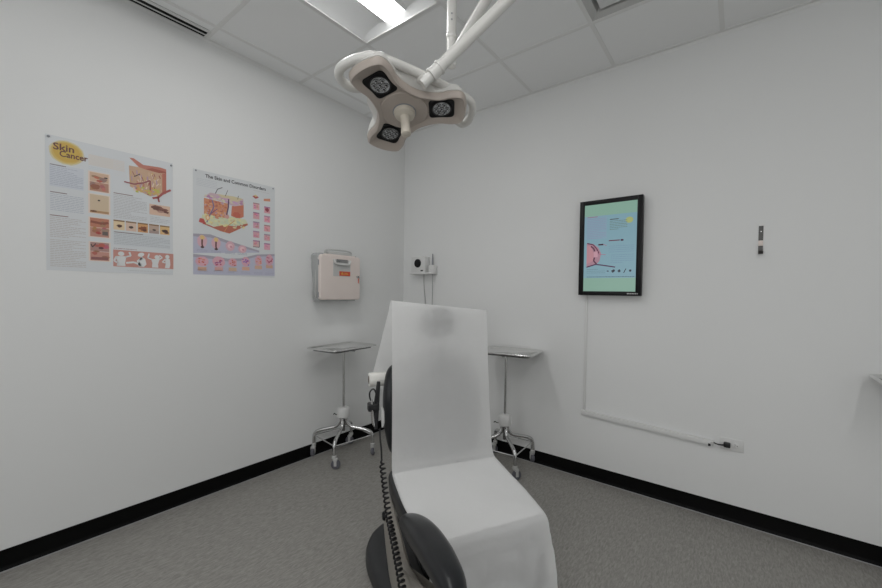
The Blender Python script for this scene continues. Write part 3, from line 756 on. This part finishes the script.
# seat frame plates (warm grey side arms)
def side_panel(u0, u1):
    out = [(.05, .375), (.13, .40), (.26, .365), (.38, .335), (.52, .365), (.63, .405), (.70, .450), (.79, .52), (.80, .49), (.78, .42), (.66, .32), (.50, .20), (.36, .13), (.22, .13), (.14, .18), (.06, .27)]
    m = MB(); sp = spline([(a, b, 0) for a, b in out], 4)
    sg = u1-u0
    cushion(m, sp, abs(sg), .008, lambda a, b, h: c(u0+h*(1 if sg > 0 else -1), a, b))
    return m
side_panel(-.275, -.305).build('side_frame', M['skirt'], ch)
MB().box((-.24, -.48, .30), (.22, .10, .385), .03, 3).build('seat_frame', M['black'], ch)
# seat cushion
m = MB(); o = spline([(-.27, -.02), (-.275, .25), (-.262, .46), (-.24, .53), (0, .54), (.205, .53), (.225, .46), (.24, .25), (.24, -.02), (.20, -.05), (0, -.055), (-.22, -.05)], 5)
cushion(m, o, .105, .035, lambda a, b, h: c(a, b, .366+h)); m.build('seat', M['vinyl'], ch)
# leg rest, hanging steeply from the seat front
m = MB(); o = spline([(-.24, 0), (-.245, .12), (-.262, .28), (-.24, .44), (0, .47), (.235, .44), (.25, .28), (.215, .12), (.21, 0), (0, -.01)], 5)
lr = radians(76)
def legf(a, b, h): return c(a, .525+b*cos(lr)+h*sin(lr)-.05, .445-b*sin(lr)+h*cos(lr)-.02)
cushion(m, o, .075, .03, legf); m.build('leg_rest', M['vinyl'], ch)
# backrest : outer shell + raised centre cushion + headrest, reclined about 8 degrees
rec = radians(7.2)
def bk(a, s, h): return c(a, -.055-s*sin(rec)+h*cos(rec), .475+s*cos(rec)+h*sin(rec))
m = MB(); o = spline([(-.16, -.02), (-.19, .06), (-.20, .17), (-.20, .30), (-.18, .42), (-.14, .50), (-.08, .555), (.08, .555), (.14, .50), (.18, .42), (.20, .30), (.20, .17), (.19, .06), (.16, -.02), (0, -.03)], 5)
cushion(m, o, .085, .035, lambda a, b, h: bk(a, b, h-.185)); m.build('backrest', M['vinyl'], ch)
for sg in (-1, 1):
    k_ = 1 if sg < 0 else .86
    pth = spline([(sg*.19*k_, .02, -.10), (sg*.222*k_, .06, -.06), (sg*.240*k_, .16, -.045), (sg*.247*k_, .28, -.04), (sg*.242*k_, .38, -.045), (sg*.225*k_, .46, -.06), (sg*.17*k_, .50, -.11)], 5, False)
    L = []; nn = 16
    for i, p in enumerate(pth):
        e = sin(pi*min(max((i+.6)/(len(pth)+.2), .02), .98))**.5
        L.append([bk(p.x+.034*e*cos(2*pi*k/nn), p.y, p.z+.045*e*sin(2*pi*k/nn)) for k in range(nn)])
    MB().loft(L).build('side_bolster', M['vinyl'], ch)
m = MB(); o = spline([(-.165, .03), (-.19, .12), (-.185, .24), (-.15, .36), (-.10, .47), (-.055, .545), (0, .565), (.055, .545), (.12, .47), (.17, .36), (.205, .24), (.205, .12), (.18, .03), (0, .02)], 5)
cushion(m, o, .120, .045, lambda a, b, h: bk(a, b, h-.068), dome=.008); m.build('back_cushion', M['vinyl'], ch)
m = MB(); o = spline([(-.085, .635), (-.095, .68), (-.085, .735), (-.04, .762), (.03, .762), (.075, .735), (.085, .68), (.07, .635), (.02, .615), (-.04, .615)], 5)
cushion(m, o, .06, .024, lambda a, b, h: bk(a, b, h-.012), dome=.004); m.build('headrest', M['vinyl'], ch)
m = MB(); m.box((-.02, -.008, .5), (.02, .008, .72), .003, 2)
for v in m.bm.verts: v.co = bk(v.co.x, v.co.z, v.co.y-.06)
m.build('headrest_post', M['chrome'], ch)
# armrest pad on the near left side
cen = [(-.292, .390, .475), (-.290, .42, .490), (-.285, .48, .508), (-.282, .55, .528), (-.281, .62, .546), (-.280, .69, .560), (-.280, .78, .574), (-.282, .88, .582), (-.288, .96, .574)]
rad = [(.010, .012), (.028, .028), (.040, .040), (.046, .045), (.048, .047), (.047, .046), (.044, .043), (.034, .034), (.010, .012)]
m = MB(); n = 24; L = []
cen = [(a+.006, b, z_+.004) for a, b, z_ in cen]; rad = [(a, b*.80) for a, b in rad]; P = spline(cen, 4, False); Q = spline([(a, b, 0) for a, b in rad], 4, False)
for p, q in zip(P, Q):
    L.append([c(p.x+q.x*math.copysign(abs(cos(2*pi*k/n))**.8, cos(2*pi*k/n)), p.y-q.y*.25*sin(2*pi*k/n), p.z+q.y*math.copysign(abs(sin(2*pi*k/n))**.8, sin(2*pi*k/n))) for k in range(n)])
m.loft(L); m.build('armrest', M['vinyl'], ch)
m = MB().tube([c(*p) for p in [(-.255, .40, .40), (-.255, .50, .435), (-.255, .62, .475), (-.255, .74, .515), (-.262, .80, .545)]], [.018, .024, .026, .026, .020], 12); m.build('armrest_bracket', M['black'], ch)
MB().lathe([(.016, 0), (.019, .006), (.019, .020), (.014, .026), (.001, .028)], c(-.29, .09, .33), c(-1, 0, 0), 18).build('recline_knob', M['blackg'], ch)
# roll holder behind the backrest
hb = MB().tube([c(-.332, -.235, .862), c(.31, -.235, .862)], .008, 10)
hb.tube([c(-.05, -.10, .86), c(-.05, -.235, .862)], .010, 8).tube([c(.10, -.10, .86), c(.10, -.235, .862)], .010, 8)
hb.tube([c(-.05, -.235, .862), c(-.05, -.10, .862)], .010, 8)
hb.build('paper_roll_holder', M['chrome'], ch)

# ------------------------------------------------------------------ paper
pp = thing('examination_paper', 'white paper sheet pulled from its roll over the back, seat and front of the chair', 'paper sheet', CO, CR)
rr_ = .036
m = MB(); U0, U1 = -.335, .255
c0, c1 = c(U0, -.235, .862), c(U1, -.235, .862)
m.lathe([(.0195, .001), (.0195, 0), (rr_-.002, 0), (rr_, .002), (rr_, U1-U0-.002), (rr_-.002, U1-U0), (.0195, U1-U0), (.0195, U1-U0-.001)], c0, (1, 0, 0), 32)
m.build('roll', M['roll'], pp)
m = MB(); m.lathe([(.010, -.0015), (.020, -.0015), (.020, .004), (.010, .004)], c0, (1, 0, 0), 24); m.build('core', M['core'], pp)
# path of the sheet: (uL, uR, v, z) for both edges
ST = [  # left (u,v,z)            right (u,v,z)
 ((-0.315, -0.262, 0.880), (0.240, -0.262, 0.880)),
 ((-0.302, -0.236, 0.950), (0.245, -0.240, 0.940)),
 ((-0.282, -0.190, 1.070), (0.252, -0.200, 1.050)),
 ((-0.262, -0.140, 1.190), (0.262, -0.155, 1.150)),
 ((-0.257, -0.112, 1.250), (0.268, -0.132, 1.205)),
 ((-0.255, -0.100, 1.268), (0.272, -0.120, 1.221)),
 ((-0.254, -0.090, 1.273), (0.260, -0.108, 1.223)),
 ((-0.253, -0.080, 1.266), (0.259, -0.096, 1.215)),
 ((-0.253, -0.066, 1.200), (0.258, -0.088, 1.170)),
 ((-0.253, -0.058, 1.100), (0.255, -0.072, 1.080)),
 ((-0.254, -0.048, 0.980), (0.250, -0.052, 0.970)),
 ((-0.255, -0.036, 0.840), (0.250, -0.036, 0.840)),
 ((-0.256, -0.024, 0.700), (0.252, -0.022, 0.700)),
 ((-0.258, -0.010, 0.580), (0.254, -0.006, 0.580)),
 ((-0.260, 0.002, 0.515), (0.255, 0.012, 0.510)),
 ((-0.262, 0.020, 0.490), (0.255, 0.034, 0.490)),
 ((-0.264, 0.060, 0.482), (0.254, 0.075, 0.484)),
 ((-0.268, 0.160, 0.480), (0.250, 0.170, 0.483)),
 ((-0.270, 0.280, 0.480), (0.243, 0.290, 0.484)),
 ((-0.264, 0.389, 0.480), (0.233, 0.398, 0.486)),
 ((-0.256, 0.478, 0.480), (0.224, 0.478, 0.487)),
 ((-0.252, 0.538, 0.476), (0.218, 0.533, 0.486)),
 ((-0.250, 0.563, 0.466), (0.216, 0.558, 0.480)),
 ((-0.250, 0.578, 0.448), (0.216, 0.572, 0.462)),
 ((-0.252, 0.593, 0.400), (0.218, 0.584, 0.410)),
 ((-0.256, 0.613, 0.320), (0.222, 0.602, 0.330)),
 ((-0.260, 0.633, 0.240), (0.228, 0.623, 0.240)),
 ((-0.262, 0.658, 0.140), (0.232, 0.646, 0.140)),
 ((-0.262, 0.678, 0.060), (0.234, 0.668, 0.060)),
]
sl = spline([a for a, b in ST], 5, False); sr = spline([b for a, b in ST], 5, False)
m = MB(); NU = 44; rows = []
for i, (a, b_) in enumerate(zip(sl, sr)):
    row = []
    ti = i/(len(sl)-1)
    for k in range(NU+1):
        t = k/NU; p = a.lerp(b_, t)
        nz = Vector((p.x*5, p.y*5+p.z*5, 3.1))
        onb = 1 if (.90 > p.z > .50 and p.y > -.11) else 0
        front = p.y > .59
        w = .0035*noise.noise(Vector((p.x*9, p.y*6, p.z*6)))+.0018*noise.noise(Vector((p.x*26, p.y*18, p.z*18)))
        if front: w += .014*noise.noise(Vector((p.x*7+4, 1.3, p.z*8)))+.009*(noise.noise(Vector((p.x*19, 2, p.z*17))))
        up = (p.z > 1.0 and p.y > -.12)
        if up:
            # puckers round the headrest
            d = math.hypot(p.x+.005, (p.z-1.165))
            w += .004*math.exp(-(d/.10)**2)*noise.noise(Vector((p.x*34, 5, p.z*30)))*2
            w -= .020*math.exp(-((p.z-1.06)/.045)**2)*math.exp(-(p.x/.16)**2)*0
        if p.y < -.12: w += .004*noise.noise(Vector((p.x*8, 9, p.z*5)))
        seat = (p.z < .50 and p.y < .58 and p.y > .03)
        if seat: p = Vector((p.x, p.y, p.z+max(w, -.001)*.6+.0015*sin(p.x*30)*sin(p.y*20)))
        else: p = Vector((p.x, p.y+w+(.004 if not front else .008), p.z))
        if seat and (t < .06): p.z -= .004*(1-t/.06)
        row.append(m.bm.verts.new(c(p.x, p.y, p.z)))
    rows.append(row)
for A_, B_ in zip(rows, rows[1:]):
    for k in range(NU): m.bm.faces.new((A_[k], A_[k+1], B_[k+1], B_[k]))
m.build('sheet', M['paper'], pp, ang=180)
# added white layer hidden under the sheet so the seat reads brighter
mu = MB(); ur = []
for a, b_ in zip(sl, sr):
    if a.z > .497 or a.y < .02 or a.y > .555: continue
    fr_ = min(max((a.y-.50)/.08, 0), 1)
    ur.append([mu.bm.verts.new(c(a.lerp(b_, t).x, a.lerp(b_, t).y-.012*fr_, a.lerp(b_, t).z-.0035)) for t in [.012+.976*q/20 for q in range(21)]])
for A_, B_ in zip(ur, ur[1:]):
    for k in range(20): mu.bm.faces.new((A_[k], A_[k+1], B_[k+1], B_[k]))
mu.build('brightening_layer', M['under'], pp, ang=180)

# ------------------------------------------------------------------ hand controls with coiled cord
hc = thing('hand_control', 'hand controls with a coiled black cord hanging on the left side of the chair', 'hand control', CO, CR)
u = -.335
MB().tube([c(u+.015, -.02, .90), c(u+.012, -.02, .86), c(u+.005, -.01, .80), c(u, .0, .72), c(u, .01, .69)], [.008, .010, .013, .012, .007], 10).build('stem', M['black'], hc)
MB().box((-.028, -.022, -.018), (.022, .022, .018), .006, 3, Matrix.Translation(c(u-.008, .0, .792))).build('clamp', M['black'], hc)
MB().tube(spline([c(u-.004, .01, .80), c(u-.026, .01, .83), c(u-.028, .01, .862), c(u-.012, .01, .875), c(u+.0, .01, .85), c(u-.002, .01, .81)], 5, False), .0035, 8).build('cord_loop', M['black'], hc)
MB().tube([c(u-.020, .015, .83), c(u-.018, .015, .78), c(u-.012, .012, .72), c(u-.008, .012, .705)], [.004, .0075, .0065, .003], 10).build('probe', M['chrome'], hc)
MB().tube([c(u+.026, .02, .79), c(u+.028, .02, .77), c(u+.030, .02, .72), c(u+.028, .02, .70)], [.004, .0075, .0075, .004], 10).build('handle', M['lgrey'], hc)
cp = spline([c(-.318, .01, .69), c(-.322, .05, .66), c(-.325, .10, .63), c(-.328, .128, .600)], 6, False)
body = spline([c(-.328, .128, .600), c(-.328, .20, .53), c(-.328, .29, .455), c(-.330, .40, .425), c(-.332, .50, .395), c(-.335, .60, .365), c(-.335, .72, .33)], 40, False)
pts = list(cp[:-1]); turns = 34; n = len(body)
for i, p in enumerate(body):
    pass
K = turns*9
def at(t):
    x = t*(n-1); i = min(int(x), n-2); return body[i].lerp(body[i+1], x-i), (body[i+1]-body[i]).normalized()
# even spacing by arc length
acc = [0]
for i in range(n-1): acc.append(acc[-1]+(body[i+1]-body[i]).length)
def ats(s):
    import bisect
    i = min(max(bisect.bisect(acc, s)-1, 0), n-2); f = (s-acc[i])/max(acc[i+1]-acc[i], 1e-9)
    return body[i].lerp(body[i+1], min(f, 1)), (body[i+1]-body[i]).normalized()
for k in range(K+1):
    p, t = ats(acc[-1]*k/K); nn = Vector((1, 0, 0)); nn = (nn-t*nn.dot(t)).normalized(); bb = t.cross(nn)
    a = 2*pi*turns*k/K; ra = .0098*min(1, k/12, (K-k)/12+.01)
    pts.append(p+nn*cos(a)*ra+bb*sin(a)*ra)
pts.append(c(-.31, .76, .30)); pts.append(c(-.26, .76, .27))
MB().tube(pts, .0042, 6).build('coiled_cord', M['black'], hc)

# ================================================================== SURGICAL LIGHT
LC = Vector((1.677, -1.659, 2.006))
ex = Vector((.758, .644, .097)); ey = Vector((.6, -.749, .279)); ez = Vector((.253, -.153, -.955))
ex.normalize(); ey = (ey-ex*ey.dot(ex)).normalized(); ez = ex.cross(ey)
RM = Matrix((ex, ey, ez)).transposed()
sl_ = thing('surgical_light', 'three-lobed beige surgical light hanging on a jointed arm from the ceiling', 'surgical light', LC)
def hd(x, y, z): return RM @ Vector((x, y, z))
def lobes(prof, waist, n=6):
    pts = []
    for k in range(3):
        a = radians(120*k); d = Vector((cos(a), sin(a), 0)); s = Vector((-sin(a), cos(a), 0))
        for r_, q in prof: pts.append(d*r_+s*q)
        b = a+radians(60); pts.append(Vector((cos(b), sin(b), 0))*waist)
    return spline([(p.x, p.y, 0) for p in pts], n)
P1 = [(.125, -.066), (.180, -.073), (.222, -.062), (.236, 0), (.222, .062), (.180, .073), (.125, .066)]
P2 = [(.120, -.080), (.178, -.074), (.214, -.060), (.228, 0), (.214, .060), (.178, .074), (.120, .080)]
o1 = lobes(P1, .101); o2 = lobes(P2, .138)
m = MB()
L = [(inset(o1, .026), .0), (inset(o1, .014), .011), (inset(o1, .005), .015), (inset(o1, .0), .010), (inset(o1, -.003), -.010)]
m.loft([[hd(p.x, p.y, z) for p in lp] for lp, z in L], cap1=False)
m.loft([[hd(p.x, p.y, z) for p in lp] for lp, z in [(inset(o1, -.003), -.010), (inset(o1, .01), -.012)]], cap0=False)
m.build('underside', M['beige'], sl_, ang=50)
m = MB(); L = [(inset(o1, .004), -.0105), (inset(o1, -.004), -.013), (o2, -.042), (inset(o2, .003), -.046), (inset(o2, .02), -.052)]
m.loft([[hd(p.x, p.y, z) for p in lp] for lp, z in L]); m.build('shell', M['enamel'], sl_, ang=50)
# central boss
m = MB(); m.lathe([(.088, -.004), (.090, .000), (.088, .006), (.050, .008), (.0015, .008)], (0, 0, 0), n=40)
for v in m.bm.verts: v.co = hd(*v.co)
m.build('centre_boss', M['beige'], sl_)
m = MB(); m.lathe([(.0445, .006), (.0445, .0085), (.040, .010), (.001, .010)], (0, 0, 0), n=32)
for v in m.bm.verts: v.co = hd(*v.co)
m.build('boss_ring', M['grey'], sl_)
m = MB(); m.lathe([(.040, .0085), (.041, .012), (.037, .024), (.026, .030), (.019, .032), (.0175, .045), (.0165, .075), (.0185, .098), (.0180, .106), (.013, .110), (.001, .111)], (0, 0, 0), n=28)
for v in m.bm.verts: v.co = hd(*v.co)
h_ = m.build('handle', M['cap'], sl_)
for k in range(3):
    a = radians(120*k); ctr = Vector((cos(a), sin(a), 0))*.142; rz = Matrix.Rotation(a, 3, 'Z')
    def lf(x, y, z): return hd(*(rz @ Vector((x, y, z))+ctr))
    m = MB(); o = [Vector(p) for p in rrect(.098, .090, .016, 4)]
    m.loft([[lf(p.x, p.y, z) for p in lp] for lp, z in [(o, -.002), (o, .0012), (inset(o, .003), .0022), (inset(o, .006), .0010)]])
    mod = m.build('lamp_module', M['blackg'], sl_)
    m = MB(); m.lathe([(.0375, .0005), (.0385, .0030), (.0365, .0042), (.0345, .0030), (.0345, .0012)], (0, 0, 0), n=32)
    for v in m.bm.verts: v.co = lf(*v.co)
    m.build('lens_ring', M['black'], mod)
    m = MB()
    m.lathe([(.0345, .0012), (.033, .0026), (.001, .0028)], (0, 0, 0), n=28)
    for v in m.bm.verts: v.co = lf(*v.co)
    m.build('reflector', M['led'], mod)
    m = MB()
    for q in range(7):
        rr2 = 0 if q == 0 else .021; aa = q*pi/3
        m.lathe([(.0095, .002), (.0095, .0045), (.0085, .0052), (.0040, .0036), (.0006, .0034)], (rr2*cos(aa), rr2*sin(aa), 0), n=14)
    for v in m.bm.verts: v.co = lf(*v.co)
    m.build('led_cell', M['led'], mod)
    m = MB()
    for q in range(7):
        rr2 = 0 if q == 0 else .021; aa = q*pi/3
        m.lathe([(.0028, .0036), (.0028, .0046), (.0005, .0050)], (rr2*cos(aa), rr2*sin(aa), 0), n=8)
    for v in m.bm.verts: v.co = lf(*v.co)
    m.build('led', M['black'], mod)
# handle rail round two lobes
rp = [(-.150, .070), (-.184, .092), (-.210, .125), (-.208, .164), (-.176, .194), (-.118, .213), (-.060, .208), (.002, .174), (.081, .117), (.179, .058), (.252, .014), (.276, -.030), (.268, -.098), (.236, -.128), (.200, -.100)]
zz = [-.045]+[-.030]*13+[-.045]
rp = [(a*.965, b*.955) for a, b in rp]; rp[7] = (.079, .117); rp[8] = (.172, .060)
zz = [-.045, -.03, -.03, -.03, -.03, -.032, -.036, -.042, -.036, -.03, -.03, -.03, -.03, -.03, -.045]
m = MB(); m.tube([hd(p.x, p.y, p.z) for p in spline([(a, b, z) for (a, b), z in zip(rp, zz)], 6, False)], .0155, 14); m.build('rail', M['enamel'], sl_)
# joint block and arms (world positions relative to the head centre)
def wl(p): return Vector(p)-LC
J = Vector((1.840, -1.706, 2.053)); E2 = Vector((2.198, -1.415, 2.534))
dirn = (E2-J).normalized()
m = MB(); jr = J-dirn*.030
m.tube([wl(jr), wl(J+dirn*.012)], [.0165, .0165], 18); m.tube([wl(J+dirn*.012), wl(J+dirn*.020)], [.024, .024], 18); m.tube([wl(J+dirn*.020), wl(J+dirn*.050)], [.0215, .0215], 18); m.tube([wl(J+dirn*.050), wl(J+dirn*.058)], [.0245, .0245], 18); m.tube([wl(J+dirn*.058), wl(J+dirn*.085)], [.021, .0185], 18)
mid = hd(.079, .119, -.030)
m.tube([wl(J), hd(.060, .090, -.050)], [.014, .018], 14)
m.build('swivel_joint', M['enamel'], sl_)
MB().tube([wl(J+dirn*.08), wl(J+dirn*.35), wl(E2)], .0200, 20).build('arm', M['enamel'], sl_)
PB = Vector((1.690, -1.390, 2.300)); E1 = Vector((2.118, -1.490, 2.604))
pole = MB(); px, py = 1.696, -1.402
zt = H-.004
pole.tube([wl((px, py, 2.315)), wl((px, py, zt))], .0205, 22)
pole.lathe([(.021, 0), (.024, .004), (.024, .018), (.0215, .022)], wl((px, py, 2.405)), n=22)
pole.lathe([(.008, -.030), (.020, -.026), (.023, -.010), (.023, .010), (.021, .014)], wl((px, py, 2.315)), n=22)
pole.build('ceiling_pole', M['enamel'], sl_)
MB().lathe([(.022, -.05), (.05, -.045), (.085, -.012), (.09, 0)], wl((px, py, H-.0035)), n=28).build('ceiling_cover', M['enamel'], sl_)
for zq in (2.50, 2.475):
    MB().lathe([(.0035, 0), (.0035, .002)], wl((px+.013, py-.0165, zq)), (.6, -.8, 0), 8).build('screw', M['grey'], sl_)
PA = Vector((px+.012, py+.008, 2.345)); 
a1 = MB().tube([wl(PA), wl(PA+(E1-PA)*.5), wl(E1)], [.021, .020, .019], 18); a1.build('support_arm', M['enamel'], sl_)
MB().tube([wl(p) for p in spline([E1, E1+Vector((.08, .06, .06)), E2+Vector((-.02, .0, .06)), E2], 8, False)], .022, 16).build('elbow', M['enamel'], sl_)

# ================================================================== CAMERA, LIGHT SETTINGS
cam = bpy.data.cameras.new('camera'); co = bpy.data.objects.new('camera', cam); COL.objects.link(co)
cam.sensor_fit = 'HORIZONTAL'; cam.sensor_width = 36; cam.lens = 377.056/882*36
cam.shift_x = -26.134/882; cam.shift_y = 7.880/882; cam.clip_start = .02; cam.clip_end = 50
yaw, pitch, roll = 0.6244230365430554, -0.023592568681938327, 0.015177444124537547
f = Vector((-sin(yaw), cos(yaw), 0)); rt = Vector((cos(yaw), sin(yaw), 0)); up = Vector((0, 0, 1))
f2 = f*cos(pitch)+up*sin(pitch); u2 = up*cos(pitch)-f*sin(pitch)
r3 = rt*cos(roll)+u2*sin(roll); u3 = u2*cos(roll)-rt*sin(roll)
mw = Matrix((r3, u3, -f2)).transposed().to_4x4(); mw.translation = Vector((2.728165582125854, -2.6902818872704506, 1.3154055557064))
co.matrix_world = mw
SC.camera = co
w = bpy.data.worlds.new('world'); SC.world = w; w.use_nodes = True
w.node_tree.nodes['Background'].inputs[0].default_value = (.5, .5, .5, 1); w.node_tree.nodes['Background'].inputs[1].default_value = .3
SC.view_settings.view_transform = 'Standard'; SC.view_settings.look = 'None'
SC.view_settings.exposure = 0.24; SC.view_settings.gamma = 1; SC.view_settings.use_curve_mapping = False
